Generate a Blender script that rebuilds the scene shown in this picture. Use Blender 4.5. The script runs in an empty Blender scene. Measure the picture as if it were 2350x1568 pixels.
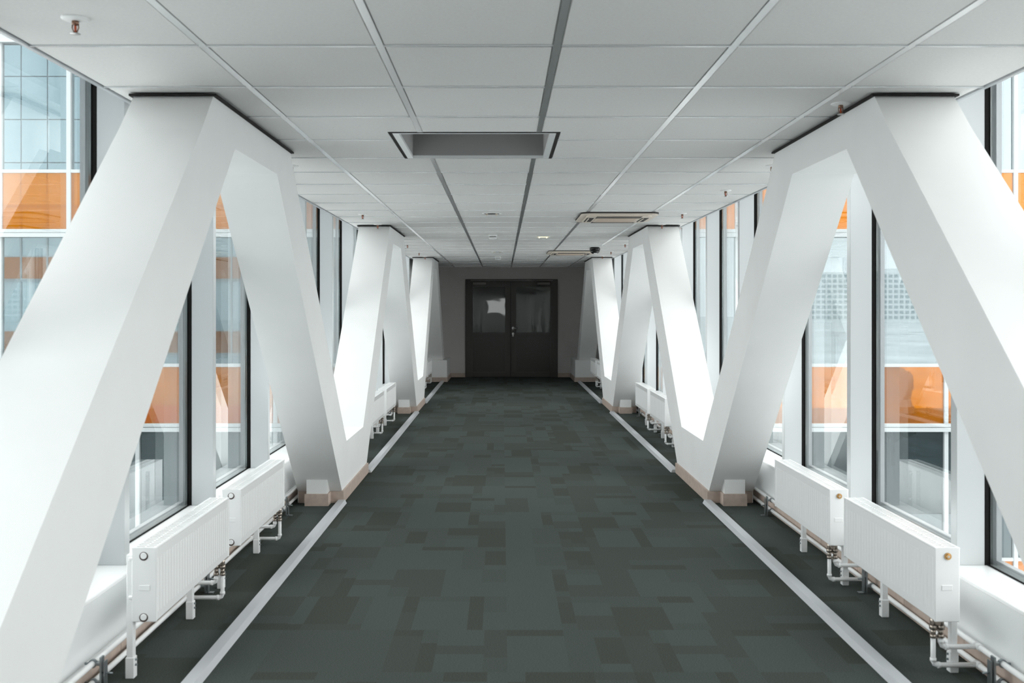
import bpy, bmesh, math, random
from mathutils import Vector, Matrix
random.seed(7)
S = bpy.context.scene
COL = S.collection
PI = math.pi

# ------------------------------------------------------------------ camera, sky, exposure
CAM_Z = 1.437
cd = bpy.data.cameras.new('camera'); cam = bpy.data.objects.new('camera', cd); COL.objects.link(cam)
cam.location = (0, 0, CAM_Z); cam.rotation_euler = (PI/2, 0, 0)
cd.sensor_fit = 'HORIZONTAL'; cd.sensor_width = 36; cd.lens = 2203*36/2350
cd.shift_x = 22/2350; cd.shift_y = -74/2350
cd.clip_start = 0.05; cd.clip_end = 3000
cd.dof.use_dof = True; cd.dof.focus_distance = 10.0; cd.dof.aperture_fstop = 5.0
S.camera = cam
W = bpy.data.worlds.new('overcast_sky'); S.world = W; W.use_nodes = True
wn = W.node_tree.nodes; wl = W.node_tree.links
for n in list(wn): wn.remove(n)
w_out = wn.new('ShaderNodeOutputWorld'); w_bg = wn.new('ShaderNodeBackground')
w_tc = wn.new('ShaderNodeTexCoord'); w_nz = wn.new('ShaderNodeTexNoise'); w_rp = wn.new('ShaderNodeValToRGB')
w_nz.inputs['Scale'].default_value = 1.6; w_nz.inputs['Detail'].default_value = 4
w_rp.color_ramp.elements[0].position = 0.3; w_rp.color_ramp.elements[0].color = (0.90, 0.925, 0.945, 1)
w_rp.color_ramp.elements[1].position = 0.7; w_rp.color_ramp.elements[1].color = (1.0, 0.995, 0.985, 1)
wl.new(w_tc.outputs['Generated'], w_nz.inputs['Vector']); wl.new(w_nz.outputs['Fac'], w_rp.inputs['Fac'])
wl.new(w_rp.outputs['Color'], w_bg.inputs['Color']); wl.new(w_bg.outputs['Background'], w_out.inputs['Surface'])
w_bg.inputs['Strength'].default_value = 1.0
S.view_settings.view_transform = 'Standard'; S.view_settings.look = 'None'
S.view_settings.gamma = 1.0; S.view_settings.use_curve_mapping = False
S.view_settings.exposure = 2.42
S.cycles.max_bounces = 10; S.cycles.diffuse_bounces = 6; S.cycles.glossy_bounces = 6
S.cycles.transparent_max_bounces = 24; S.cycles.caustics_reflective = False

# ------------------------------------------------------------------ materials
def mat(name, col, rough=0.6, metal=0.0, spec=0.5, noise=None, bump=None, emit=None, coat=0):
    m = bpy.data.materials.new(name); m.use_nodes = True
    nt = m.node_tree; b = nt.nodes['Principled BSDF']
    b.inputs['Base Color'].default_value = (*col, 1); b.inputs['Roughness'].default_value = rough
    b.inputs['Metallic'].default_value = metal; b.inputs['Specular IOR Level'].default_value = spec
    b.inputs['Coat Weight'].default_value = coat
    if noise or bump:
        tc = nt.nodes.new('ShaderNodeTexCoord')
    if noise:
        sc, amt = noise
        nz = nt.nodes.new('ShaderNodeTexNoise'); nz.inputs['Scale'].default_value = sc; nz.inputs['Detail'].default_value = 4
        rp = nt.nodes.new('ShaderNodeValToRGB')
        rp.color_ramp.elements[0].position = 0.3; rp.color_ramp.elements[1].position = 0.7
        rp.color_ramp.elements[0].color = (*[c*(1-amt) for c in col], 1)
        rp.color_ramp.elements[1].color = (*[min(1, c*(1+amt)) for c in col], 1)
        nt.links.new(tc.outputs['Object'], nz.inputs['Vector']); nt.links.new(nz.outputs['Fac'], rp.inputs['Fac'])
        nt.links.new(rp.outputs['Color'], b.inputs['Base Color'])
    if bump:
        sc, st = bump
        n2 = nt.nodes.new('ShaderNodeTexNoise'); n2.inputs['Scale'].default_value = sc
        bp = nt.nodes.new('ShaderNodeBump'); bp.inputs['Strength'].default_value = st; bp.inputs['Distance'].default_value = 0.002
        nt.links.new(tc.outputs['Object'], n2.inputs['Vector']); nt.links.new(n2.outputs['Fac'], bp.inputs['Height'])
        nt.links.new(bp.outputs['Normal'], b.inputs['Normal'])
    if emit:
        b.inputs['Emission Color'].default_value = (*emit[0], 1); b.inputs['Emission Strength'].default_value = emit[1]
    return m

def glass_mat(name, tint, k):
    m = bpy.data.materials.new(name); m.use_nodes = True
    nt = m.node_tree; nt.nodes.clear()
    o = nt.nodes.new('ShaderNodeOutputMaterial'); mix = nt.nodes.new('ShaderNodeMixShader')
    tr = nt.nodes.new('ShaderNodeBsdfTransparent'); gl = nt.nodes.new('ShaderNodeBsdfGlossy')
    fr = nt.nodes.new('ShaderNodeFresnel'); mu = nt.nodes.new('ShaderNodeMath')
    geo = nt.nodes.new('ShaderNodeNewGeometry')
    tr.inputs['Color'].default_value = (*tint, 1); gl.inputs['Roughness'].default_value = 0.0
    gl.inputs['Color'].default_value = (0.97, 1.0, 1.0, 1)
    fr.inputs['IOR'].default_value = 1.5
    # same IOR seen from either side of the thin pane
    mi = nt.nodes.new('ShaderNodeMix'); mi.data_type = 'FLOAT'
    mi.inputs[2].default_value = 1.5; mi.inputs[3].default_value = 1/1.5
    nt.links.new(geo.outputs['Backfacing'], mi.inputs[0]); nt.links.new(mi.outputs[0], fr.inputs['IOR'])
    mu.operation = 'MULTIPLY'; mu.use_clamp = True; mu.inputs[1].default_value = k
    nt.links.new(fr.outputs['Fac'], mu.inputs[0]); nt.links.new(mu.outputs[0], mix.inputs['Fac'])
    nt.links.new(tr.outputs[0], mix.inputs[1]); nt.links.new(gl.outputs[0], mix.inputs[2])
    nt.links.new(mix.outputs[0], o.inputs['Surface'])
    return m

def mirror_mat(name, dif, glo, fac, rough=0.01, wav=0.0):
    """coated facade glass: body colour plus a tinted mirror coat"""
    m = bpy.data.materials.new(name); m.use_nodes = True
    nt = m.node_tree; nt.nodes.clear()
    o = nt.nodes.new('ShaderNodeOutputMaterial'); mix = nt.nodes.new('ShaderNodeMixShader')
    d = nt.nodes.new('ShaderNodeBsdfDiffuse'); g = nt.nodes.new('ShaderNodeBsdfGlossy')
    d.inputs['Color'].default_value = (*dif, 1); g.inputs['Color'].default_value = (*glo, 1)
    g.inputs['Roughness'].default_value = rough; mix.inputs['Fac'].default_value = fac
    if wav:
        tc = nt.nodes.new('ShaderNodeTexCoord'); nz = nt.nodes.new('ShaderNodeTexNoise'); nz.inputs['Scale'].default_value = 1.5
        bp = nt.nodes.new('ShaderNodeBump'); bp.inputs['Strength'].default_value = wav; bp.inputs['Distance'].default_value = 0.01
        nt.links.new(tc.outputs['Object'], nz.inputs['Vector']); nt.links.new(nz.outputs['Fac'], bp.inputs['Height'])
        nt.links.new(bp.outputs['Normal'], g.inputs['Normal'])
    nt.links.new(d.outputs[0], mix.inputs[1]); nt.links.new(g.outputs[0], mix.inputs[2])
    nt.links.new(mix.outputs[0], o.inputs['Surface'])
    return m

def carpet_mat(name, col):
    m = bpy.data.materials.new(name); m.use_nodes = True
    nt = m.node_tree; b = nt.nodes['Principled BSDF']
    b.inputs['Roughness'].default_value = 1.0; b.inputs['Specular IOR Level'].default_value = 0.0
    tc = nt.nodes.new('ShaderNodeTexCoord')
    mp = nt.nodes.new('ShaderNodeMapping'); mp.inputs['Scale'].default_value = (1, 3.2, 1)
    nz = nt.nodes.new('ShaderNodeTexNoise'); nz.inputs['Scale'].default_value = 160; nz.inputs['Detail'].default_value = 3
    rp = nt.nodes.new('ShaderNodeValToRGB')
    rp.color_ramp.elements[0].position = 0.25; rp.color_ramp.elements[1].position = 0.75
    rp.color_ramp.elements[0].color = (*[c*0.60 for c in col], 1); rp.color_ramp.elements[1].color = (*[c*1.40 for c in col], 1)
    nt.links.new(tc.outputs['Object'], mp.inputs['Vector']); nt.links.new(mp.outputs[0], nz.inputs['Vector'])
    nt.links.new(nz.outputs['Fac'], rp.inputs['Fac']); nt.links.new(rp.outputs['Color'], b.inputs['Base Color'])
    bp = nt.nodes.new('ShaderNodeBump'); bp.inputs['Strength'].default_value = 0.25; bp.inputs['Distance'].default_value = 0.002
    nt.links.new(nz.outputs['Fac'], bp.inputs['Height']); nt.links.new(bp.outputs['Normal'], b.inputs['Normal'])
    return m

M = {}
M['white_paint'] = mat('white_paint', (0.84, 0.84, 0.83), 0.45, spec=0.3, noise=(3.0, 0.02), bump=(60, 0.03))
M['white_metal'] = mat('white_metal', (0.80, 0.81, 0.81), 0.28, spec=0.5)
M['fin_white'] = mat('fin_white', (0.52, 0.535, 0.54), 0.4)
M['enamel'] = mat('enamel', (0.90, 0.90, 0.895), 0.22, spec=0.5)
M['tile'] = mat('ceiling_tile', (0.675, 0.672, 0.655), 0.85, spec=0.2, noise=(90, 0.03), bump=(300, 0.15))
M['tee'] = mat('tee_metal', (0.80, 0.81, 0.82), 0.24, metal=0.75)
M['backing'] = mat('backing_grey', (0.35, 0.35, 0.35), 0.9)
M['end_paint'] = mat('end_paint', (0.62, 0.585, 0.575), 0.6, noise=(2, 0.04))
M['skirt'] = mat('skirting_tile', (0.50, 0.40, 0.34), 0.5, noise=(25, 0.10))
M['alu'] = mat('aluminium', (0.62, 0.64, 0.66), 0.35, metal=0.6)
M['outer_alu'] = mat('outer_aluminium', (0.26, 0.27, 0.28), 0.4, metal=0.4)
M['strip'] = mat('strip_aluminium', (0.58, 0.59, 0.61), 0.45, metal=0.25)
M['black'] = mat('gasket_black', (0.0055, 0.005, 0.0045), 0.8, spec=0.2)
M['collar'] = mat('collar_dark', (0.022, 0.020, 0.019), 0.8, spec=0.2)
M['door_frame'] = mat('door_frame_dark', (0.046, 0.040, 0.033), 0.4)
M['door_glass'] = mirror_mat('door_glass_dark', (0.024, 0.021, 0.017), (0.75, 0.78, 0.76), 0.06, 0.02, 0.25)
M['door_panel'] = mat('door_panel_dark', (0.036, 0.031, 0.025), 0.3)
M['steel'] = mat('brushed_steel', (0.55, 0.54, 0.53), 0.35, metal=0.9)
M['closer'] = mat('closer_grey', (0.22, 0.20, 0.19), 0.5)
M['zinc'] = mat('zinc_clamp', (0.30, 0.33, 0.34), 0.35, metal=0.9)
M['nickel'] = mat('nickel_valve', (0.42, 0.36, 0.31), 0.3, metal=0.85)
M['brass'] = mat('brass_plug', (0.62, 0.36, 0.14), 0.3, metal=0.9)
M['red'] = mat('red_bulb', (0.55, 0.08, 0.02), 0.2)
M['rim'] = mat('plug_hole_dark', (0.06, 0.035, 0.03), 0.5)
M['copper'] = mat('copper_body', (0.22, 0.12, 0.08), 0.35, metal=0.6)
M['ac'] = mat('ac_panel_cream', (0.66, 0.58, 0.50), 0.45)
M['ac_white'] = mat('ac_grille_cream', (0.60, 0.50, 0.42), 0.5)
M['ac_dark'] = mat('ac_slot_dark', (0.016, 0.012, 0.010), 0.6)
M['plastic'] = mat('white_plastic', (0.78, 0.78, 0.77), 0.4)
M['camera_black'] = mat('camera_black', (0.012, 0.012, 0.013), 0.12)
M['reflector'] = mat('lamp_reflector', (0.75, 0.75, 0.75), 0.15, metal=0.9)
M['lamp_off'] = mat('lamp_off', (0.6, 0.52, 0.42), 0.3)
M['lamp_on'] = mat('lamp_on', (0.3, 0.28, 0.2), 0.3, emit=((1.0, 0.82, 0.42), 0.42))
M['coffer'] = mat('coffer_grey', (0.34, 0.33, 0.325), 0.7)
M['bridge_glass'] = glass_mat('bridge_glass', (0.965, 0.985, 0.985), 1.5)
M['orange'] = mirror_mat('orange_glass', (0.31, 0.090, 0.002), (0.46, 0.150, 0.008), 0.45, 0.0)
M['facade_glass'] = mirror_mat('facade_glass', (0.055, 0.078, 0.088), (0.30, 0.335, 0.345), 0.68, 0.0)
M['far_glass'] = mirror_mat('far_facade_glass', (0.34, 0.43, 0.46), (0.55, 0.62, 0.64), 0.4, 0.0)
M['attic_glass'] = mirror_mat('attic_glass', (0.40, 0.53, 0.58), (0.60, 0.72, 0.76), 0.4, 0.0)
M['lower_glass'] = mirror_mat('facade_glass_dark', (0.008, 0.014, 0.018), (0.24, 0.28, 0.29), 0.28, 0.0)
M['facade_white'] = mat('facade_white', (0.36, 0.38, 0.385), 0.4)
M['roof'] = mat('roof_panel', (0.70, 0.71, 0.72), 0.6)
M['snow'] = mat('snowy_ground', (0.62, 0.635, 0.64), 0.9, noise=(0.05, 0.25))
M['tower'] = mat('tower_concrete', (0.82, 0.84, 0.84), 0.8)
M['tower_glass'] = mat('tower_glass', (0.30, 0.37, 0.38), 0.6)
M['leaf'] = mat('dark_leaves', (0.05, 0.06, 0.045), 0.9, noise=(1.2, 0.4))
M['bark'] = mat('bark', (0.06, 0.05, 0.04), 0.9)
CARP = [carpet_mat('carpet_light', (0.070, 0.082, 0.076)), carpet_mat('carpet_mid', (0.066, 0.076, 0.070)),
        carpet_mat('carpet_soft_dark', (0.0625, 0.070, 0.063)), carpet_mat('carpet_dark', (0.0585, 0.064, 0.056))]

# ------------------------------------------------------------------ mesh helpers
class MB:
    def __init__(self): self.bm = bmesh.new(); self.mi = 0
    def box(self, x0, x1, y0, y1, z0, z1, bev=0.0, seg=1, mi=0):
        x0, x1 = min(x0, x1), max(x0, x1); y0, y1 = min(y0, y1), max(y0, y1)
        v = [self.bm.verts.new(p) for p in ((x0,y0,z0),(x1,y0,z0),(x1,y1,z0),(x0,y1,z0),(x0,y0,z1),(x1,y0,z1),(x1,y1,z1),(x0,y1,z1))]
        fs = []
        for q in ((3,2,1,0),(4,5,6,7),(0,1,5,4),(1,2,6,5),(2,3,7,6),(3,0,4,7)):
            f = self.bm.faces.new([v[i] for i in q]); f.material_index = mi; fs.append(f)
        if bev:
            es = list({e for f in fs for e in f.edges})
            bmesh.ops.bevel(self.bm, geom=es, offset=bev, segments=seg, affect='EDGES', profile=0.5)
        return self
    def prism(self, poly, a0, a1, axis='X', mi=0):
        """poly: 2-D points; X axis -> (y,z), Y axis -> (x,z), Z axis -> (x,y)"""
        def P(p, a):
            return {'X': (a, p[0], p[1]), 'Y': (p[0], a, p[1]), 'Z': (p[0], p[1], a)}[axis]
        A = [self.bm.verts.new(P(p, a0)) for p in poly]; B = [self.bm.verts.new(P(p, a1)) for p in poly]
        n = len(poly); fs = [self.bm.faces.new(A), self.bm.faces.new(B[::-1])]
        for i in range(n): fs.append(self.bm.faces.new((A[i], B[i], B[(i+1) % n], A[(i+1) % n])))
        for f in fs: f.material_index = mi
        return self
    def tube(self, pts, r, n=10, mi=0, cap=True):
        pts = [Vector(p) for p in pts]; rings = []
        for i, p in enumerate(pts):
            if i == 0: d = (pts[1]-p).normalized()
            elif i == len(pts)-1: d = (p-pts[i-1]).normalized()
            else: d = ((p-pts[i-1]).normalized()+(pts[i+1]-p).normalized()).normalized()
            up = Vector((0,0,1)) if abs(d.z) < 0.95 else Vector((1,0,0))
            if i and abs(d.dot(pu)) < 0.95: up = pu
            a = d.cross(up).normalized(); b = d.cross(a).normalized()
            pu = up
            k = 1.0
            rr = r[i] if isinstance(r, (list, tuple)) else r
            rings.append([self.bm.verts.new(p+(a*math.cos(2*PI*j/n)+b*math.sin(2*PI*j/n))*rr*k) for j in range(n)])
        for A, B in zip(rings, rings[1:]):
            # match ring phase
            best = min(range(n), key=lambda s: sum((A[j].co-B[(j+s) % n].co).length for j in range(0, n, max(1, n//4))))
            B = B[best:]+B[:best]
            for j in range(n):
                f = self.bm.faces.new((A[j], A[(j+1) % n], B[(j+1) % n], B[j])); f.material_index = mi; f.smooth = True
        if cap:
            for R in (rings[0], rings[-1]):
                f = self.bm.faces.new(R); f.material_index = mi
        return self
    def cyl(self, c, r0, r1, h, axis='Z', n=16, mi=0):
        d = {'X': Vector((h,0,0)), 'Y': Vector((0,h,0)), 'Z': Vector((0,0,h))}[axis]
        c = Vector(c); return self.tube([c, c+d], [r0, r1], n, mi)
    def lathe(self, c, prof, n=20, mi=0, sx=1.0, sy=1.0):
        """prof: (radius, z) pairs from one end to the other, closed with caps"""
        rings = [[self.bm.verts.new((c[0]+r*sx*math.cos(2*PI*j/n), c[1]+r*sy*math.sin(2*PI*j/n), c[2]+z)) for j in range(n)] for r, z in prof]
        for A, B in zip(rings, rings[1:]):
            for j in range(n):
                f = self.bm.faces.new((A[j], A[(j+1) % n], B[(j+1) % n], B[j])); f.material_index = mi; f.smooth = True
        for R in (rings[0], rings[-1]): 
            f = self.bm.faces.new(R); f.material_index = mi
        return self
    def quad(self, x0, x1, y0, y1, z, mi=0):
        f = self.bm.faces.new([self.bm.verts.new(p) for p in ((x0,y0,z),(x1,y0,z),(x1,y1,z),(x0,y1,z))]); f.material_index = mi
        return self
    def mesh(self, name, mats, origin=(0,0,0)):
        bm = self.bm
        bmesh.ops.recalc_face_normals(bm, faces=bm.faces[:])
        if any(origin): bmesh.ops.translate(bm, verts=bm.verts[:], vec=-Vector(origin))
        me = bpy.data.meshes.new(name); bm.to_mesh(me); bm.free()
        for m in (mats if isinstance(mats, (list, tuple)) else [mats]): me.materials.append(m)
        return me
    def build(self, name, mats, parent=None, origin=(0,0,0), loc=None):
        """world-space geometry; origin is the world place of the object (or of the parent thing)"""
        return link(name, self.mesh(name, mats, origin), parent, loc if loc is not None else (origin if parent is None else (0,0,0)))

def link(name, me, parent=None, loc=(0,0,0)):
    o = bpy.data.objects.new(name, me); COL.objects.link(o); o.location = loc
    if parent is not None: o.parent = parent
    return o
def thing(name, label, cat, loc=(0,0,0), group=None):
    o = link(name, None, None, loc); tag(o, label, cat, group); o.empty_display_size = 0.1
    return o
def tag(o, label, cat, group=None):
    o['label'] = label; o['category'] = cat
    if group: o['group'] = group
    return o
def struct(o, label=None, cat=None):
    o['kind'] = 'structure'
    if label: o['label'] = label
    if cat: o['category'] = cat
    return o
def copy_tree(o, parent=None):
    c = o.copy(); COL.objects.link(c)
    if parent is not None: c.parent = parent
    for ch in KIDS.get(o.name, []): copy_tree(ch, c)
    return c
KIDS = {}
def index_kids(root):
    for o in [root]+list(root.children_recursive): KIDS[o.name] = list(o.children)
def rect_minus(r, holes):
    out = [r]
    for h in holes:
        nxt = []
        for (x0,x1,y0,y1) in out:
            hx0,hx1,hy0,hy1 = max(x0,h[0]),min(x1,h[1]),max(y0,h[2]),min(y1,h[3])
            if hx0 >= hx1 or hy0 >= hy1: nxt.append((x0,x1,y0,y1)); continue
            if y0 < hy0: nxt.append((x0,x1,y0,hy0))
            if hy1 < y1: nxt.append((x0,x1,hy1,y1))
            if x0 < hx0: nxt.append((x0,hx0,hy0,hy1))
            if hx1 < x1: nxt.append((hx1,x1,hy0,hy1))
        out = nxt
    return [q for q in out if q[1]-q[0] > 0.004 and q[3]-q[2] > 0.004]

# ------------------------------------------------------------------ dimensions
CX = 0.165                    # middle of the corridor
H = 2.33                      # ceiling
YB, YE = -12.4, 20.30         # far ends of the bridge
def mx(x): return 2*CX - x    # mirror to the right-hand side
XG = -1.768                   # inner face of the left glass
PIER = [4.14+1.265*k for k in range(-13, 11)]
Y_SOLID = PIER[-1]+0.055
A_C = [-7.72, -1.52, 4.68, 10.88, 17.08]
V_C = [-10.82, -4.62, 1.58, 7.78, 13.98]
TX0, TX1 = -1.520, -1.192     # left truss, outer and inner face

# ------------------------------------------------------------------ floor
fl = MB().box(-1.86, mx(-1.86), YB, YE+0.1, -0.35, -0.006).build('floor', M['white_metal'])
struct(fl)
TILE = 0.5
def carpet_rects(rng):
    out = []
    cuts = [0.0]
    while cuts[-1] < TILE-0.07:
        cuts.append(min(TILE, cuts[-1]+rng.choice((0.07, 0.13, 0.17, 0.20, 0.25))))
    if TILE-cuts[-1] > 1e-6: cuts[-1] = TILE
    for x0, x1 in zip(cuts, cuts[1:]):
        ys = [0.0, TILE]; r = rng.random()
        if r < 0.40: ys.insert(1, rng.choice((0.08, 0.16, 0.25, 0.33, 0.42)))
        elif r < 0.62: ys[1:1] = sorted(rng.sample((0.09, 0.2, 0.3, 0.4), 2))
        last = None
        for y0, y1 in zip(ys, ys[1:]):
            thin = (x1-x0) < 0.08 or (y1-y0) < 0.10
            c = rng.choices((0, 1, 2, 3), (1, 2, 3, 4) if thin else (6, 4, 3, 1.3))[0]
            if c == last: c = (c+1) % 3
            last = c; out.append(((x0, x1, y0, y1), c))
    return out
rng = random.Random(11)
patterns = [carpet_rects(rng) for _ in range(16)]
cache = {}
def carpet_mesh(p, a, b):
    key = (p, round(a,3), round(b,3))
    if key not in cache:
        mb = MB()
        for (x0,x1,y0,y1), c in patterns[p]:
            x0, x1 = max(x0,a), min(x1,b)
            if x1-x0 > 1e-4: mb.quad(x0, x1, y0, y1, 0, c)
        # thickness of the tile
        e = 0.0006
        for (u0,v0,u1,v1) in ((a,0,b,0),(b,0,b,TILE),(b,TILE,a,TILE),(a,TILE,a,0)):
            f = mb.bm.faces.new([mb.bm.verts.new(q) for q in ((u0,v0,0),(u1,v1,0),(u1,v1,-0.006),(u0,v0,-0.006))]); f.material_index = 1
        me = mb.mesh('carpet_tile', CARP)
        cache[key] = me
    return cache[key]
FX0, FX1 = -1.568, mx(-1.568)
y = 2.30
rows = []
while y < YE: rows.append(y); y += TILE
for yr in rows:
    for k in range(8):
        xa = 0.02-2.0+k*TILE + 0.0
        a, b = max(0, FX0-xa), min(TILE, FX1-xa)
        if b-a < 0.02: continue
        o = link('carpet_tile', carpet_mesh(rng.randrange(16), a, b), fl, (xa, yr, 0))
        if yr+TILE > YE: o.scale = (1, (YE-yr)/TILE, 1)
near = MB().box(FX0, FX1, YB, 2.30, -0.006, 0).build('carpet', CARP[0], fl)
near['kind'] = 'stuff'

# ------------------------------------------------------------------ roof, ceiling
struct(MB().box(-1.9, mx(-1.9), YB, YE, 2.62, 2.95).build('trim_1', M['roof']))
COFFER = (-0.575, 0.290, 4.835, 5.675)
ce_b = MB()
for r in rect_minus((-1.60, mx(-1.60), YB, YE), [COFFER]): ce_b.box(r[0], r[1], r[2], r[3], 2.352, 2.38)
ce_b.box(-1.60, mx(-1.60), YB, 0.845, H, 2.352)
ce_b.box(-1.60, -1.585, YB, YE, 2.38, 2.62); ce_b.box(mx(-1.585), mx(-1.60), YB, YE, 2.38, 2.62)  # unseen closure panels added to keep daylight out of the ceiling void
ceil = struct(ce_b.build('ceiling', M['backing']))
XT = [-1.015+0.6*k for k in range(5)]          # main tees
edges = [-1.598] + XT + [mx(-1.598)]
yr = 0.846
tile_cache = {}
while yr < YE-0.05:
    y1 = min(yr+0.6, YE)
    for k in range(6):
        x0 = edges[k]+(0.0135 if k else 0.004); x1 = edges[k+1]-(0.0135 if k < 5 else 0.004)
        parts = rect_minus((x0, x1, yr+0.005, y1-0.005), [(COFFER[0]-0.004, COFFER[1]+0.004, COFFER[2]-0.004, COFFER[3]+0.004)])
        if not parts: continue
        simple = len(parts) == 1 and parts[0] == (x0, x1, yr+0.005, y1-0.005)
        key = (round(x1-x0, 3), round(y1-yr, 3))
        if simple:
            if key not in tile_cache:
                tile_cache[key] = MB().box(0, x1-x0, 0, y1-yr-0.010, 0, 0.02, bev=0.004).mesh('ceiling_tile', M['tile'])
            link('ceiling_tile', tile_cache[key], ceil, (x0, yr+0.005, H+random.uniform(-0.0006, 0.0006)))
        else:
            b = MB()
            for p in parts: b.box(p[0], p[1], p[2], p[3], H, H+0.02)
            b.build('ceiling_tile', M['tile'], ceil)
    for k in range(6):
        x0 = edges[k]+(0.0135 if k else 0.001); x1 = edges[k+1]-(0.0135 if k < 5 else 0.001)
        rr = rect_minus((x0, x1, yr-0.005, yr+0.005), [COFFER])
        if not rr: continue
        b = MB()
        for r in rr: b.prism([(r[2], H+0.012), (r[2]+0.001, H-0.005), (r[3]-0.001, H-0.005), (r[3], H+0.012)], r[0], r[1])
        b.build('cross_tee', M['tee'], ceil)
    yr += 0.6
for xt in XT:
    b = MB()
    for r in rect_minus((xt-0.0133, xt+0.0133, 0.846, YE), [COFFER]): b.box(r[0], r[1], r[2], r[3], H-0.0015, H+0.02)
    b.build('main_tee', M['tee'], ceil)
for sx in (0, 1):
    f = (lambda x: x) if sx == 0 else mx
    MB().box(f(-1.615), f(-1.600), YB, YE, H-0.006, H+0.06).build('edge_profile', M['alu'], ceil)

# coffer: an open recessed light box in the ceiling
cx0, cx1, cy0, cy1 = COFFER
cf = thing('recessed_light_box', 'large open square recess with white lips sunk in the middle of the ceiling', 'light fixture', ((cx0+cx1)/2, (cy0+cy1)/2, H))
og = cf.location[:]
b = MB()
for r in rect_minus((cx0, cx1, cy0, cy1), [(cx0+0.018, cx1-0.018, cy0+0.018, cy1-0.018)]): b.box(*r, H-0.002, H+0.03)
b.build('reveal', M['collar'], cf, og)
b = MB()
for r in rect_minus((cx0+0.018, cx1-0.018, cy0+0.018, cy1-0.018), [(cx0+0.05, cx1-0.05, cy0+0.03, cy1-0.03)]): b.box(*r, H-0.004, H+0.012)
b.build('frame', M['white_metal'], cf, og)
b = MB()
for r in rect_minus((cx0+0.045, cx1-0.045, cy0+0.026, cy1-0.026), [(cx0+0.05, cx1-0.05, cy0+0.03, cy1-0.03)]): b.box(*r, H+0.012, H+0.25)
b.box(cx0+0.045, cx1-0.045, cy0+0.026, cy1-0.026, H+0.25, H+0.26)
b.build('housing', M['coffer'], cf, og)

# ------------------------------------------------------------------ low walls, sills, skirting
for side, f, lab in (('left', lambda x: x, 'left'), ('right', mx, 'right')):
    w = MB().box(f(-1.80), f(-1.580), YB, YE, 0.0, 0.315).build('wall_'+side, M['white_metal'])
    struct(w)
    MB().box(f(-1.800), f(-1.572), YB, Y_SOLID, 0.315, 0.332, bev=0.003).build('sill', M['enamel'], w)
    MB().box(f(-1.66), f(-1.70), PIER[-1]+0.055, YE, 0.315, 2.62).build('end_panel', M['white_paint'], w)
    bb = struct(MB().box(f(-1.580), f(-1.571), YB, YE-1.3, 0.0, 0.088).build('baseboard_'+side, M['rim']))
    MB().box(f(-1.571), f(-1.566), YB, 2.17, 0.0, 0.088).build('skirting_tile', M['skirt'], bb)
    tm = MB().box(f(-1.571), f(-1.566), 0.0, 0.587, 0.0, 0.088).mesh('skirting_tile', M['skirt'])
    for k in range(28): link('skirting_tile', tm, bb, (0, 2.17+0.003+0.59*k, 0))
    MB().box(f(-1.580), f(-1.562), YB, YE-1.3, 0.088, 0.097).build('cap', M['white_paint'], bb)

# ------------------------------------------------------------------ window bays
n = 0
for side, f in (('left', lambda x: x), ('right', mx)):
    for i, yk in enumerate(PIER):
        n += 1
        ynext = PIER[i+1] if i+1 < len(PIER) else None
        o = struct(link('window_%d' % n, None, None, (f(-1.69), yk, 0.332)))
        og = o.location[:]
        MB().box(f(-1.629), f(-1.750), yk, yk+0.055, 0.332, 2.62, bev=0.002).build('mullion', M['fin_white'], o, og)
        MB().box(f(-1.750), f(-1.776), yk+0.002, yk+0.053, 0.332, 2.62).build('gasket', M['black'], o, og)
        MB().box(f(-1.793), f(-1.816), yk-0.015, yk+0.07, 0.30, 2.62).build('outer_frame', M['outer_alu'], o, og)
        if ynext:
            MB().box(f(XG), f(XG-0.024), yk+0.053, ynext+0.002, 0.335, 2.61).build('glass_pane', M['bridge_glass'], o, og)
            MB().box(f(-1.762), f(-1.768), yk+0.055, ynext, 0.332, 0.337).build('sill_gasket', M['black'], o, og)
            MB().box(f(-1.794), f(-1.820), yk+0.07, ynext-0.015, 0.30, 0.356).build('bottom_rail', M['outer_alu'], o, og)

# ------------------------------------------------------------------ end walls and doors
DX0, DX1, DZ = -0.783, 1.170, 2.073
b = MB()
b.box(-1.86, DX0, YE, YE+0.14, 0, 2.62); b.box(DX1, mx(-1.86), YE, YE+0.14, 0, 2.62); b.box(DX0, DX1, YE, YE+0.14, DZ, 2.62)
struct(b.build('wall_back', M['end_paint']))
for nm, xa, xb in (('a', -1.085, DX0), ('b', DX1, mx(-1.085))):
    struct(MB().box(xa, xb, YE-0.014, YE, 0, 0.09).build('baseboard_back', M['skirt']))
b = MB()
for r in ((-1.86, -0.9, 0, 2.62), (0.2, mx(-1.86), 0, 2.62), (-0.9, 0.2, 0, 1.15), (-0.9, 0.2, 2.1, 2.62)):
    b.box(r[0], r[1], YB-0.1, YB, r[2], r[3])
struct(b.build('wall_front', M['white_paint']))

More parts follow.
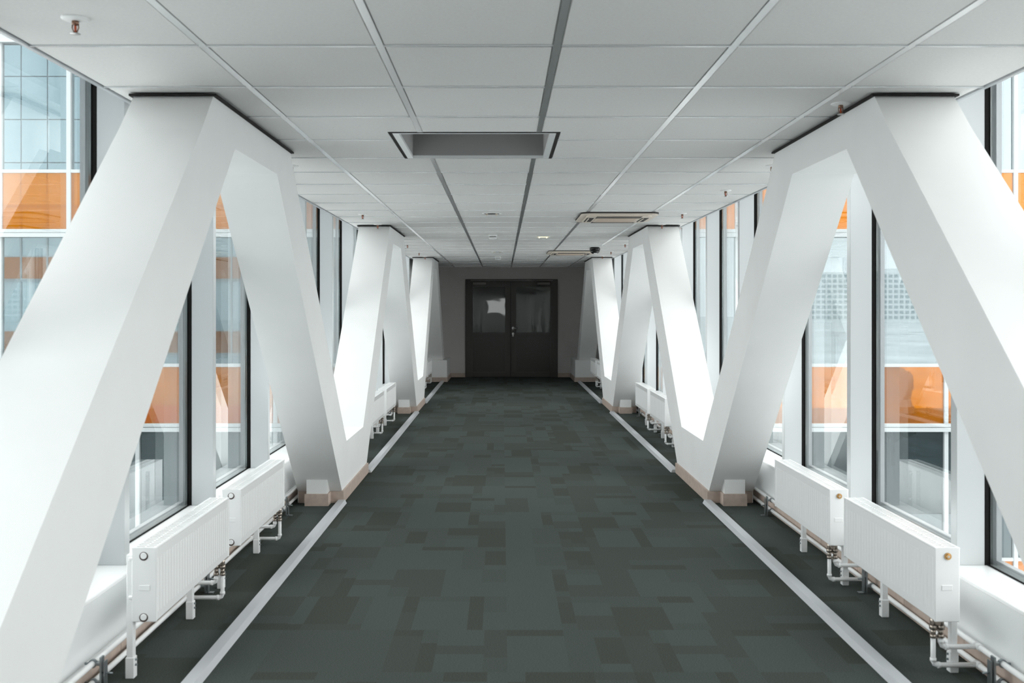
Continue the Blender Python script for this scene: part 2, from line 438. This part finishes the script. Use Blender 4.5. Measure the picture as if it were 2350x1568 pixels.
d = struct(link('door_1', None, None, ((DX0+DX1)/2, YE, 0))); og = d.location[:]
b = MB()
b.box(DX0, DX0+0.14, YE-0.03, YE+0.05, 0, DZ); b.box(DX1-0.14, DX1, YE-0.03, YE+0.05, 0, DZ); b.box(DX0+0.14, DX1-0.14, YE-0.03, YE+0.05, DZ-0.045, DZ)
b.build('door_frame', M['door_frame'], d, og)
MB().box(DX0+0.11, DX1-0.11, YE-0.036, YE-0.03, DZ-0.035, DZ-0.018).build('weather_bar', M['closer'], d, og)
MB().box(DX0, DX1, YE+0.05, YE+0.13, -0.2, DZ+0.02).build('door_light_block', M['black'], d, og)  # unseen box added so no outside light shows through the door gaps
mid = 0.175
for xa, xb, hand in ((DX0+0.14, mid-0.004, 1), (mid+0.004, DX1-0.14, -1)):
    b = MB()
    st = 0.10 if hand == 1 else 0.085
    ga, gb = (xa+0.005, xb-0.10) if hand == 1 else (xa+0.10, xb-0.005)
    b.box(xa, ga+0.012, YE-0.012, YE+0.04, 0.006, DZ-0.05); b.box(gb-0.012, xb, YE-0.012, YE+0.04, 0.006, DZ-0.05)
    b.box(ga, gb, YE-0.012, YE+0.04, DZ-0.16, DZ-0.05); b.box(ga, gb, YE-0.012, YE+0.04, 0.006, 0.11); b.box(ga, gb, YE-0.012, YE+0.04, 0.90, 0.945)
    leaf = b.build('door_leaf', M['door_frame'], d, og)
    MB().box(ga, gb, YE+0.005, YE+0.02, 0.945, DZ-0.16).build('glass', M['door_glass'], leaf, og)
    MB().box(ga, gb, YE+0.005, YE+0.02, 0.11, 0.90).build('panel', M['door_panel'], leaf, og)
    cxx = xa+0.02 if hand == 1 else xb-0.30
    MB().box(cxx, cxx+0.28, YE-0.06, YE-0.012, DZ-0.115, DZ-0.068, bev=0.006).build('door_closer', M['closer'], leaf, og)
    if hand == -1:
        b = MB(); hx = mid+0.05
        b.cyl((hx, YE-0.012, 1.04), 0.026, 0.026, -0.012, 'Y', 14); b.tube([(hx, YE-0.02, 1.04), (hx, YE-0.06, 1.04), (hx+0.11, YE-0.06, 1.035)], 0.011, 8)
        b.build('handle', M['steel'], leaf, og)
        b = MB(); b.cyl((hx, YE-0.012, 0.92), 0.026, 0.022, -0.014, 'Y', 14); b.box(hx-0.012, hx+0.012, YE-0.03, YE-0.012, 0.86, 0.93, bev=0.004)
        b.build('lock', M['steel'], leaf, og)

# ------------------------------------------------------------------ trusses
SZ_T, SZ_B, SZ_N = 2.152, 0.085, 0.43
HT, HH, HF, HN = 0.72, 0.40, 0.65, 0.44       # half lengths: top, hole, foot, notch
HTO = HT+0.155; HFO = HF+0.345
for side, f, lab in (('left', lambda x: x, 'white zigzag steel truss of slanted braces along the left windows'),
                     ('right', lambda x: mx(x)+0.012, 'white zigzag steel truss of slanted braces along the right windows')):
    xa, xb = f(TX0), f(TX1)
    t = thing('truss', lab, 'truss', ((xa+xb)/2, 4.68, 0)); og = t.location[:]
    for a in A_C:
        MB().prism([(a-HT, 2.318), (a+HT, 2.318), (a+HTO, SZ_T), (a-HTO, SZ_T)], xa, xb).build('apex_block', M['white_paint'], t, og)
        b = MB()
        for r in rect_minus((min(xa,xb)-0.016, max(xa,xb)+0.016, a-HT-0.016, a+HT+0.016), [(min(xa,xb)+0.01, max(xa,xb)-0.01, a-HT+0.01, a+HT-0.01)]):
            b.box(*r, 2.3145, H-0.0065)
        b.build('collar', M['collar'], t, og)
    for v in V_C:
        MB().prism([(v-HFO, SZ_N), (v-HF, SZ_B), (v-HF, 0), (v+HF, 0), (v+HF, SZ_B), (v+HFO, SZ_N)], xa, xb).build('foot_block', M['white_paint'], t, og)
        b = MB()
        th = 0.014
        b.box(f(TX0+0.008), f(TX1+th), v-HF-th, v-HF, 0, SZ_B); b.box(f(TX0+0.008), f(TX1+th), v+HF, v+HF+th, 0, SZ_B)
        b.box(f(TX1), f(TX1+th), v-HF, v+HF, 0, SZ_B+0.004)
        b.build('skirting', M['skirt'], t, og)
        for s in (-1, 1):
            yy = v+s*(HF+0.114)
            bx = MB().box(f(-1.432), f(-1.282), yy, v+s*(HF-0.02), 0, 0.188).build('anchor_box', M['white_paint'], t, og)
            b = MB()
            b.box(f(-1.444), f(-1.270), yy-s*0.0, yy+s*0.012, 0, 0.088)
            b.box(f(-1.282), f(-1.270), yy, v+s*HF+s*0.014, 0, 0.088); b.box(f(-1.444), f(-1.432), yy, v+s*HF+s*0.014, 0, 0.088)
            b.build('skirting', M['skirt'], bx, og)
    for a in A_C:
        for v in V_C+[20.18]:
            if abs(abs(v-a)-3.10) < 0.05:
                s = 1 if v > a else -1
                p = [(a+s*HH, SZ_T), (a+s*HTO, SZ_T), (v-s*HN, SZ_N), (v-s*HFO, SZ_N)]
                MB().prism(p, xa, xb).build('diagonal_brace', M['white_paint'], t, og)
    # last foot, boxed in against the end wall
    pl = MB().box(f(-1.564), f(-1.098), 18.99, YE-0.001, 0.0, SZ_N).build('end_plinth', M['white_paint'], t, og)
    b = MB(); b.box(f(-1.564), f(-1.084), 18.976, 18.99, 0, 0.09); b.box(f(-1.098), f(-1.084), 18.99, YE-0.001, 0, 0.09)
    b.build('skirting', M['skirt'], pl, og)

# metal floor strips between the truss feet
segs = [(YB, V_C[0]-HF-0.02)] + [(V_C[i]+HF+0.016, V_C[i+1]-HF-0.016) for i in range(len(V_C)-1)] + [(V_C[-1]+HF+0.016, 18.975)]
q = 1
for f in (lambda x: x, mx):
    for (ya, yb) in segs[2:]:
        q += 1
        struct(MB().prism([(f(-1.215), 0), (f(-1.215), 0.026), (f(-1.166), 0.026), (f(-1.153), 0)], ya, yb, 'Y').build('trim_%d' % q, M['strip']))

# ------------------------------------------------------------------ radiators
L = 0.995; RZ0, RZ1 = 0.222, 0.512
def make_radiator(s, valve_end, legs):
    """local: u away from the window (world x = s*u), y along the corridor from the near end"""
    root = link('radiator', None)
    def X(u): return s*u
    b = MB(); b.box(X(0.080), X(0.094), 0.004, L-0.004, RZ0, RZ1-0.006, bev=0.004, seg=2)
    yy = 0.032
    while yy < L-0.03:
        for z0, z1 in ((RZ0+0.035, RZ1-0.045),):
            w = 0.010
            pts = [(X(0.0935), yy-w), (X(0.0960), yy-w*0.4), (X(0.0960), yy+w*0.4), (X(0.0935), yy+w)]
            b.prism(pts, z0, z1, 'Z')
        yy += 0.0333
    b.build('front_panel', M['enamel'], root)
    MB().box(X(0.002), X(0.016), 0.004, L-0.004, RZ0, RZ1-0.006, bev=0.004).build('back_panel', M['enamel'], root)
    MB().box(X(0.022), X(0.074), 0.02, L-0.02, RZ0+0.02, RZ1-0.02).build('convector', M['fin_white'], root)
    b = MB()
    b.box(X(0.0), X(0.014), 0, L, RZ1-0.008, RZ1, bev=0.002); b.box(X(0.083), X(0.098), 0, L, RZ1-0.008, RZ1, bev=0.002)
    b.box(X(0.046), X(0.052), 0, L, RZ1-0.006, RZ1-0.0008)
    yy = 0.0
    while yy < L-0.005:
        b.box(X(0.012), X(0.085), yy, yy+0.014, RZ1-0.006, RZ1-0.0012); yy += 0.0245
    b.build('top_grille', M['enamel'], root)
    for ye, dy, vend in ((0, -1, valve_end == 'near'), (L, 1, valve_end == 'far')):
        sc = MB().box(X(0.0), X(0.098), ye, ye-dy*0.012, RZ0, RZ1-0.002, bev=0.004, seg=2).build('side_cover', M['enamel'], root)
        b = MB().box(X(0.030), X(0.072), ye, ye+dy*0.002, 0.345, 0.366, bev=0.0009); b.build('label_plate', M['enamel'], root)
        if vend:
            b = MB(); b.cyl((X(0.048), ye, 0.478), 0.0135, 0.0135, dy*0.004, 'Y', 16); b.cyl((X(0.048), ye+dy*0.004, 0.478), 0.011, 0.009, dy*0.005, 'Y', 6)
            b.build('vent_plug', M['brass'], root)
            MB().cyl((X(0.048), ye+dy*0.0085, 0.478), 0.005, 0.004, dy*0.002, 'Y', 10).build('vent_screw', M['steel'], root)
        else:
            for zz in (0.478, 0.240):
                MB().cyl((X(0.048), ye, zz), 0.0170, 0.0170, dy*0.0012, 'Y', 18).build('plug_rim', M['rim'], root)
                MB().cyl((X(0.048), ye+dy*0.0005, zz+0.002), 0.0135, 0.011, dy*0.006, 'Y', 16).build('end_plug', M['enamel'], root)
    # legs with clamping sleeve and screws
    for yl in legs:
        lg = MB().box(X(-0.022), X(0.004), yl-0.014, yl+0.014, 0.001, RZ1-0.03, bev=0.002).build('leg', M['enamel'], root)
        MB().box(X(-0.026), X(0.008), yl-0.017, yl+0.017, 0.0, 0.082, bev=0.002).build('sleeve', M['enamel'], lg)
        b = MB()
        for zz in (0.05, 0.07): b.cyl((X(0.008), yl, zz), 0.005, 0.004, s*0.007, 'X', 8)
        b.build('screw', M['zinc'], lg)
        for zz in (0.31, 0.46): MB().box(X(-0.012), X(0.004), yl-0.022, yl+0.022, zz, zz+0.012, bev=0.002).build('bracket', M['enamel'], lg)
    # valve under the connection end
    yv = 0.055 if valve_end == 'near' else L-0.055
    b = MB()
    for u in (0.080, 0.050):
        b.cyl((X(u), yv, RZ0-0.030), 0.012, 0.012, 0.034, 'Z', 12); b.cyl((X(u), yv, RZ0-0.045), 0.015, 0.015, 0.018, 'Z', 6)
        b.cyl((X(u), yv, RZ0-0.066), 0.010, 0.010, 0.022, 'Z', 12); b.cyl((X(u), yv, RZ0-0.078), 0.014, 0.013, 0.014, 'Z', 6)
    b.box(X(0.042), X(0.090), yv-0.011, yv+0.011, RZ0-0.028, RZ0-0.010, bev=0.003)
    b.build('valve', M['nickel'], root)
    return root
RXL, RXR = -1.440, mx(-1.440)+0.006
bay = 6.2
words = {0: 'nearest', 1: 'middle', 2: 'farthest'}
def rad_set(s, rx, valve, legsets, sidew):
    first = None
    for k in range(3):
        for j, y0 in enumerate((3.725, 4.925)):
            if first is None:
                o = make_radiator(s, valve, legsets[0]); index_kids(o); first = o
            else: o = copy_tree(first)
            o.location = (rx, y0+bay*k, 0)
            if j == 1:     # legs sit a little differently
                pass
            bayw = ('nearest', 'middle', 'farthest')[k]
            tag(o, 'white panel radiator along the %s windows, %s of the %s pair' % (sidew, ('nearer', 'farther')[j], bayw), 'radiator', 'radiators along the %s windows' % sidew)
rad_set(1, RXL, 'far', [(0.022, 0.735)], 'left')
rad_set(-1, RXR, 'near', [(0.082, 0.765)], 'right')

# ------------------------------------------------------------------ heating pipes
PZ1, PZ0, PR = 0.108, 0.036, 0.0115
for side, f, rx, s, yv in (('left', lambda x: x, RXL, 1, L-0.055), ('right', mx, RXR, -1, 0.055)):
    px = f(-1.536)+(0.009 if side == 'right' else 0)
    hp = thing('heating_pipes', 'pair of white heating pipes with clamps running low along the %s wall' % side, 'pipes', (px, 4.0, 0)); og = hp.location[:]
    MB().tube([(px, YB, PZ1), (px, 18.97, PZ1)], PR, 12).build('supply_pipe', M['enamel'], hp, og)
    MB().tube([(px, YB, PZ0), (px, 18.97, PZ0)], PR, 12).build('return_pipe', M['enamel'], hp, og)
    for k in range(3):
        for y0 in (3.725, 4.925):
            for u, zt, dyy in ((0.080, PZ0, 0.0), (0.050, PZ1, 0.0)):
                y = y0+bay*k+yv
                x = rx+s*u; c = 0.016
                b = MB().tube([(x, y, RZ0-0.07), (x, y, zt+c), (x-s*c*0.3, y, zt+c*0.3), (x-s*c, y, zt), (px, y, zt)], 0.010, 10)
                b.cyl((x, y, zt+c), 0.0125, 0.0125, 0.012, 'Z', 10); b.cyl((x-s*c, y, zt), 0.0125, 0.0125, -s*0.012, 'X', 10)
                b.cyl((px, y-0.018, zt), 0.0145, 0.0145, 0.036, 'Y', 10)
                b.build('branch_pipe', M['enamel'], hp, og)
        for yc in (3.60, 4.86, 6.68):
            y = yc+bay*k
            b = MB()
            for zt in (PZ0, PZ1):
                b.tube([(px, y-0.006, zt), (px, y+0.006, zt)], 0.0165, 12)
                b.box(px-s*0.03, px+s*0.016, y-0.004, y+0.004, zt-0.004, zt+0.004); b.box(px+s*0.012, px+s*0.034, y-0.009, y+0.009, zt-0.006, zt+0.006, bev=0.002)
            b.box(px+s*0.030, px+s*0.038, y-0.014, y+0.014, 0.0, 0.135, bev=0.001)
            b.box(px+s*0.046, px+s*0.050, y-0.014, y+0.014, 0.0, 0.120)
            b.box(px+s*0.030, px+s*0.075, y-0.014, y+0.014, 0.0, 0.005)
            b.tube([(px+s*0.036, y, 0.075), (px+s*0.075, y, 0.072)], 0.004, 6)
            b.build('pipe_clamp', M['zinc'], hp, og)

# ------------------------------------------------------------------ ceiling fittings
def make_sprinkler():
    r = link('sprinkler', None)
    MB().lathe((0,0,0), [(0.042, 0.001), (0.042, -0.003), (0.034, -0.007), (0.012, -0.009)], 20).build('escutcheon', M['plastic'], r)
    b = MB(); b.lathe((0,0,0), [(0.010, -0.004), (0.011, -0.018), (0.006, -0.022)], 10)
    b.tube([(0.009, 0, -0.018), (0.010, 0, -0.03), (0.003, 0, -0.046)], 0.002, 6); b.tube([(-0.009, 0, -0.018), (-0.010, 0, -0.03), (-0.003, 0, -0.046)], 0.002, 6)
    b.build('body', M['copper'], r)
    MB().tube([(0,0,-0.02), (0,0,-0.03), (0,0,-0.044)], [0.003, 0.0042, 0.003], 8).build('glass_bulb', M['red'], r)
    MB().lathe((0,0,0), [(0.004, -0.044), (0.015, -0.047), (0.015, -0.049), (0.003, -0.050)], 12).build('deflector', M['steel'], r)
    return r
sp = make_sprinkler(); index_kids(sp); firstsp = True
pos = {'left': [2.945, 5.97, 9.0, 10.08, 13.25, 15.1, 16.27], 'right': [4.16, 5.96, 7.2, 8.94, 10.08, 13.1, 14.8, 16.1]}
ordn = ['nearest', 'second', 'third', 'fourth', 'fifth', 'sixth', 'seventh', 'eighth']
for side, xs in (('left', -1.31), ('right', 1.675)):
    for i, yy in enumerate(pos[side]):
        o = sp if firstsp else copy_tree(sp); firstsp = False
        x = xs
        if side == 'right' and i == 0: x = 1.466
        o.location = (x, yy, H)
        if yy > 3.9 and any(abs(yy-a) < HT+0.06 for a in A_C) and (side == 'left' or x > 1.5) : pass
        tag(o, 'small white ceiling sprinkler, %s from the camera in the row beside the %s truss' % (ordn[i], side), 'sprinkler', 'sprinklers in the ceiling')

def make_downlight(lit):
    r = link('downlight', None)
    b = MB(); n = 28
    prof_o, prof_i = 0.088, 0.072
    b.lathe((0,0,0), [(0.090, 0.0), (0.090, -0.003), (0.082, -0.007), (0.074, -0.004), (0.070, 0.0)], n, sx=1.0, sy=0.95)
    b.build('trim_ring', M['plastic'] if not lit else M['plastic'], r)
    MB().lathe((0,0,0), [(0.0735, -0.0042), (0.072, -0.0046)], n, sy=0.95).build('reflector', M['lamp_on'] if lit else M['reflector'], r)
    for sx in (-1, 1):
        MB().tube([(sx*0.045, -0.03, -0.009), (sx*0.045, 0.03, -0.009)], 0.009, 8).build('lamp_tube', M['lamp_on'] if lit else M['lamp_off'], r)
    return r
dl = make_downlight(False); index_kids(dl); first = True
for x, yy, lab in ((-0.10, 8.94, 'unlit round downlight in the ceiling, nearest to the camera'), (-0.08, 14.9, 'unlit round downlight behind the first smoke detector'), (0.52, 17.25, 'unlit round downlight nearest the end wall')):
    o = dl if first else copy_tree(dl); first = False
    o.location = (x, yy, H); tag(o, lab, 'downlight', 'downlights in the ceiling')
o = make_downlight(True); o.location = (0.50, 11.8, H); tag(o, 'lit yellowish round downlight, the only one switched on', 'downlight', 'downlights in the ceiling')

def make_smoke():
    r = link('smoke_detector', None)
    MB().lathe((0,0,0), [(0.052, 0.0), (0.052, -0.018), (0.048, -0.022)], 24).build('base', M['plastic'], r)
    MB().lathe((0,0,0), [(0.040, -0.020), (0.040, -0.032)], 20).build('sensing_slot', M['black'], r)
    MB().lathe((0,0,0), [(0.049, -0.030), (0.047, -0.044), (0.036, -0.054), (0.015, -0.056)], 24).build('dome', M['plastic'], r)
    return r
sd = make_smoke(); index_kids(sd)
sd.location = (-0.115, 11.5, H); tag(sd, 'white smoke detector on the ceiling between the first two downlights', 'smoke detector', 'smoke detectors')
o = copy_tree(sd); o.location = (-0.074, 16.3, H); tag(o, 'white smoke detector on the ceiling near the end wall', 'smoke detector', 'smoke detectors')

def rrect(hx, hy, r, n=5):
    pts = []
    for cx, cy, a0 in ((hx-r, hy-r, 0), (-hx+r, hy-r, PI/2), (-hx+r, -hy+r, PI), (hx-r, -hy+r, 1.5*PI)):
        for j in range(n+1): pts.append((cx+r*math.cos(a0+j*PI/2/n), cy+r*math.sin(a0+j*PI/2/n)))
    return pts
def make_ac():
    r = link('ceiling_air_conditioner', None)
    MB().prism(rrect(0.36, 0.40, 0.07), -0.012, 0.0, 'Z').build('gap_shadow_trim', M['ac_dark'], r)
    b = MB()
    b.prism(rrect(0.355, 0.395, 0.09), -0.024, -0.006, 'Z'); b.prism(rrect(0.30, 0.335, 0.05), -0.036, -0.024, 'Z')
    b.build('panel', M['ac'], r)
    g = MB().prism([(x, y+0.03) for x, y in rrect(0.20, 0.165, 0.02)], -0.041, -0.036, 'Z').build('intake_grille', M['ac_white'], r)
    b = MB()
    for k in range(9): b.box(-0.18, 0.18, -0.12+k*0.037-0.005, -0.12+k*0.037+0.005, -0.043, -0.041)
    b.build('grille_bars', M['ac_white'], g)
    for (x0,x1,y0,y1) in ((-0.21,0.21,-0.325,-0.160), (-0.21,0.21,0.215,0.325), (-0.29,-0.225,-0.19,0.19), (0.225,0.29,-0.19,0.19)):
        sl = MB().box(x0, x1, y0, y1, -0.0385, -0.035).build('air_outlet', M['ac_dark'], r)
        if x1-x0 > y1-y0: MB().box(x0+0.01, x1-0.01, (y0+y1)/2+0.02, (y0+y1)/2+0.03, -0.039, -0.037).build('louver', M['ac'], sl)
        else: MB().box(x0+0.012, x0+0.02, y0+0.01, y1-0.01, -0.044, -0.037).build('louver', M['ac'], sl)
    return r
ac = make_ac(); index_kids(ac); ac.location = (1.085, 9.20, H); tag(ac, 'cream square ceiling air conditioner, the nearer of two', 'air conditioner', 'ceiling air conditioners')
o = copy_tree(ac); o.location = (1.06, 14.95, H); tag(o, 'cream square ceiling air conditioner behind the black dome camera', 'air conditioner', 'ceiling air conditioners')

sc = thing('security_camera', 'black dome security camera on a white ceiling base beside the farther air conditioner', 'camera', (1.31, 13.6, H)); og = sc.location[:]
MB().box(1.22, 1.40, 13.50, 13.70, H-0.014, H, bev=0.004).build('mounting_plate', M['plastic'], sc, og)
MB().lathe((1.31, 13.6, H), [(0.060, -0.012), (0.075, -0.03), (0.075, -0.055)], 20).build('base', M['camera_black'], sc, og)
MB().lathe((1.31, 13.6, H), [(0.070, -0.055), (0.066, -0.078), (0.050, -0.098), (0.025, -0.110), (0.005, -0.113)], 20).build('dome', M['camera_black'], sc, og)
MB().box(1.285, 1.335, 13.525, 13.535, H-0.115, H-0.10, bev=0.003).build('lens_tip', M['plastic'], sc, og)

# ------------------------------------------------------------------ the building at the end of the bridge, seen through the windows
FY = YE+0.16
FLOORH = 4.13
left_e = [-1.90-1.464*k for k in range(13)]; right_e = [2.23, 3.51]+[3.51+1.48*k for k in range(1, 12)]
def facade(root, og, cols, y, dirn, rows, upper=None):
    """dirn -1: faces the camera, +1: faces away along the bridge"""
    def yy(a): return y+dirn*a
    for (xa, xb) in cols:
        for k in rows:
            z0 = -0.99+FLOORH*k
            MB().box(xa+0.04, xb-0.04, yy(0.0), yy(0.03), z0, z0+1.20).build('spandrel_panel', M['orange'], root, og)
            MB().box(xa+0.04, xb-0.04, yy(-0.02), yy(0.01), z0+1.27, z0+3.96).build('window_pane', upper or (M['facade_glass'] if k >= 0 else M['lower_glass']), root, og)
    xs = sorted({c for ab in cols for c in ab})
    zl, zh = -0.99+FLOORH*rows[0], -0.99+FLOORH*rows[-1]+3.96
    for x in xs:
        MB().box(x-0.045, x+0.045, yy(-0.03), yy(0.075), zl, zh, bev=0.006).build('facade_mullion', M['facade_white'], root, og)
    x0, x1 = xs[0], xs[-1]
    for k in rows:
        z0 = -0.99+FLOORH*k
        MB().box(x0, x1, yy(-0.03), yy(0.06), z0+1.20, z0+1.27).build('transom', M['facade_white'], root, og)
        b = MB(); b.box(x0, x1, yy(-0.03), yy(0.10), z0-0.075, z0); b.box(x0, x1, yy(-0.03), yy(0.14), z0-0.17, z0-0.085)
        b.build('ledge', M['facade_white'], root, og)
ob = thing('office_building', 'office building with orange glass bands and white mullions outside, at the end of the bridge', 'building', (CX, FY, -9)); og = ob.location[:]
lc = [(left_e[i+1], left_e[i]) for i in range(12)]; rc = [(right_e[i], right_e[i+1]) for i in range(12)]
facade(ob, og, lc, FY, -1, [-1, 0, 1, 2]); facade(ob, og, rc, FY, -1, [-1, 0, 1, 2])
for r in ((left_e[-1], left_e[0], -9, 12), (right_e[0], right_e[-1], -9, 12), (left_e[0], right_e[0], 2.96, 12), (left_e[0], right_e[0], -9, -0.36)):
    MB().box(r[0], r[1], FY+0.04, FY+8, r[2], r[3]).build('core', M['facade_white'], ob, og)
M['blind'] = mat('blind_slat', (0.030, 0.045, 0.055), 0.6)
for (xa, xb) in lc:
    b = MB(); z = -3.80
    while z < -1.22: b.box(xa+0.06, xb-0.06, FY-0.008, FY-0.003, z, z+0.03); z += 0.06
    bl = b.build('blind_slats', M['blind'], ob, og); bl['kind'] = 'stuff'
# the building the bridge starts from, behind the camera and mirrored in the facade
o2 = thing('office_building', 'office building at the camera end of the bridge, a brownish reflection on the left', 'building', (CX, YB-0.16, -9)); og = o2.location[:]
le2 = [-1.90-1.464*k for k in range(21)]
facade(o2, og, [(le2[i+1], le2[i]) for i in range(20)], YB-0.16, 1, [-1, 0, 1], M['far_glass'])
for i in range(20):
    for z0 in (7.2, 9.6, 12.0, 14.4):
        MB().box(le2[i+1]+0.03, le2[i]-0.03, YB-0.16, YB-0.13, z0+0.03, z0+2.37).build('attic_pane', M['attic_glass'], o2, og)
b = MB(); b.box(le2[-1], le2[0], YB-8, YB-0.20, -9, 16.8); b.build('core', M['facade_white'], o2, og)

# ------------------------------------------------------------------ ground and the distant tower mirrored in the right-hand facade
gm = MB().box(-900, 900, -1300, 900, -9.4, -9.0).build('ground', M['snow']); struct(gm)
tw = thing('apartment_tower', 'long pale apartment tower with a grid of windows, mirrored in the right facade glass', 'building', (330, -700, -9)); og = tw.location[:]
b = MB(); b.box(235, 420, -715, -700, -9, 30); b.box(300, 330, -713, -703, 30, 33); b.build('tower_wall', M['tower'], tw, og)
b = MB()
for i in range(42):
    for j in range(9):
        x = 238+i*4.3; z = -6+j*4.0
        b.box(x, x+2.6, -700.2, -699.6, z, z+2.3)
wins = b.build('tower_windows', M['tower_glass'], tw, og); wins['kind'] = 'stuff'

# car park and trees behind the camera, mirrored in the lower facade glass
M['asphalt'] = mat('wet_asphalt', (0.045, 0.055, 0.058), 0.8, noise=(0.3, 0.5))
struct(MB().box(8, 75, -60, -8, -9.0, -8.95).build('ground_car_park', M['asphalt']))
def make_tree(seed, h, r):
    rg = random.Random(seed)
    root = link('tree', None)
    b = MB(); b.tube([(0,0,0), (0.05,0,h*0.4), (0,0.05,h*0.75)], [0.18, 0.13, 0.05], 8)
    for k in range(5):
        a = rg.uniform(0, 2*PI); z = h*rg.uniform(0.35, 0.6)
        b.tube([(0.03,0,z), (math.cos(a)*r*0.7, math.sin(a)*r*0.7, z+h*0.2)], [0.06, 0.02], 6)
    b.build('trunk', M['bark'], root)
    bm = bmesh.new()
    for k in range(16):
        a = rg.uniform(0, 2*PI); rr = r*math.sqrt(rg.random())*0.8
        c = Vector((math.cos(a)*rr, math.sin(a)*rr, h*rg.uniform(0.5, 0.92)))
        res = bmesh.ops.create_icosphere(bm, subdivisions=2, radius=r*rg.uniform(0.30, 0.5), matrix=Matrix.Translation(c))
        for v in res['verts']: v.co = c+(v.co-c)*rg.uniform(0.75, 1.25)
    me = bpy.data.meshes.new('crown'); bm.to_mesh(me); bm.free(); me.materials.append(M['leaf'])
    link('crown', me, root)
    return root
tr = make_tree(3, 5.5, 2.2); index_kids(tr); first = True
for i, (x, y) in enumerate(((30, -34), (40, -38), (26, -23))):
    o = tr if first else copy_tree(tr); first = False
    o.location = (x, y, -8.95); o.rotation_euler = (0, 0, i*1.3); k = (1.0, 1.3, 0.72)[i]; o.scale = (k, k, k)
    tag(o, ('middle-sized', 'tallest', 'smallest')[i]+' of the dark bushy trees mirrored in the lower facade glass on the right', 'tree', 'trees in the car park')
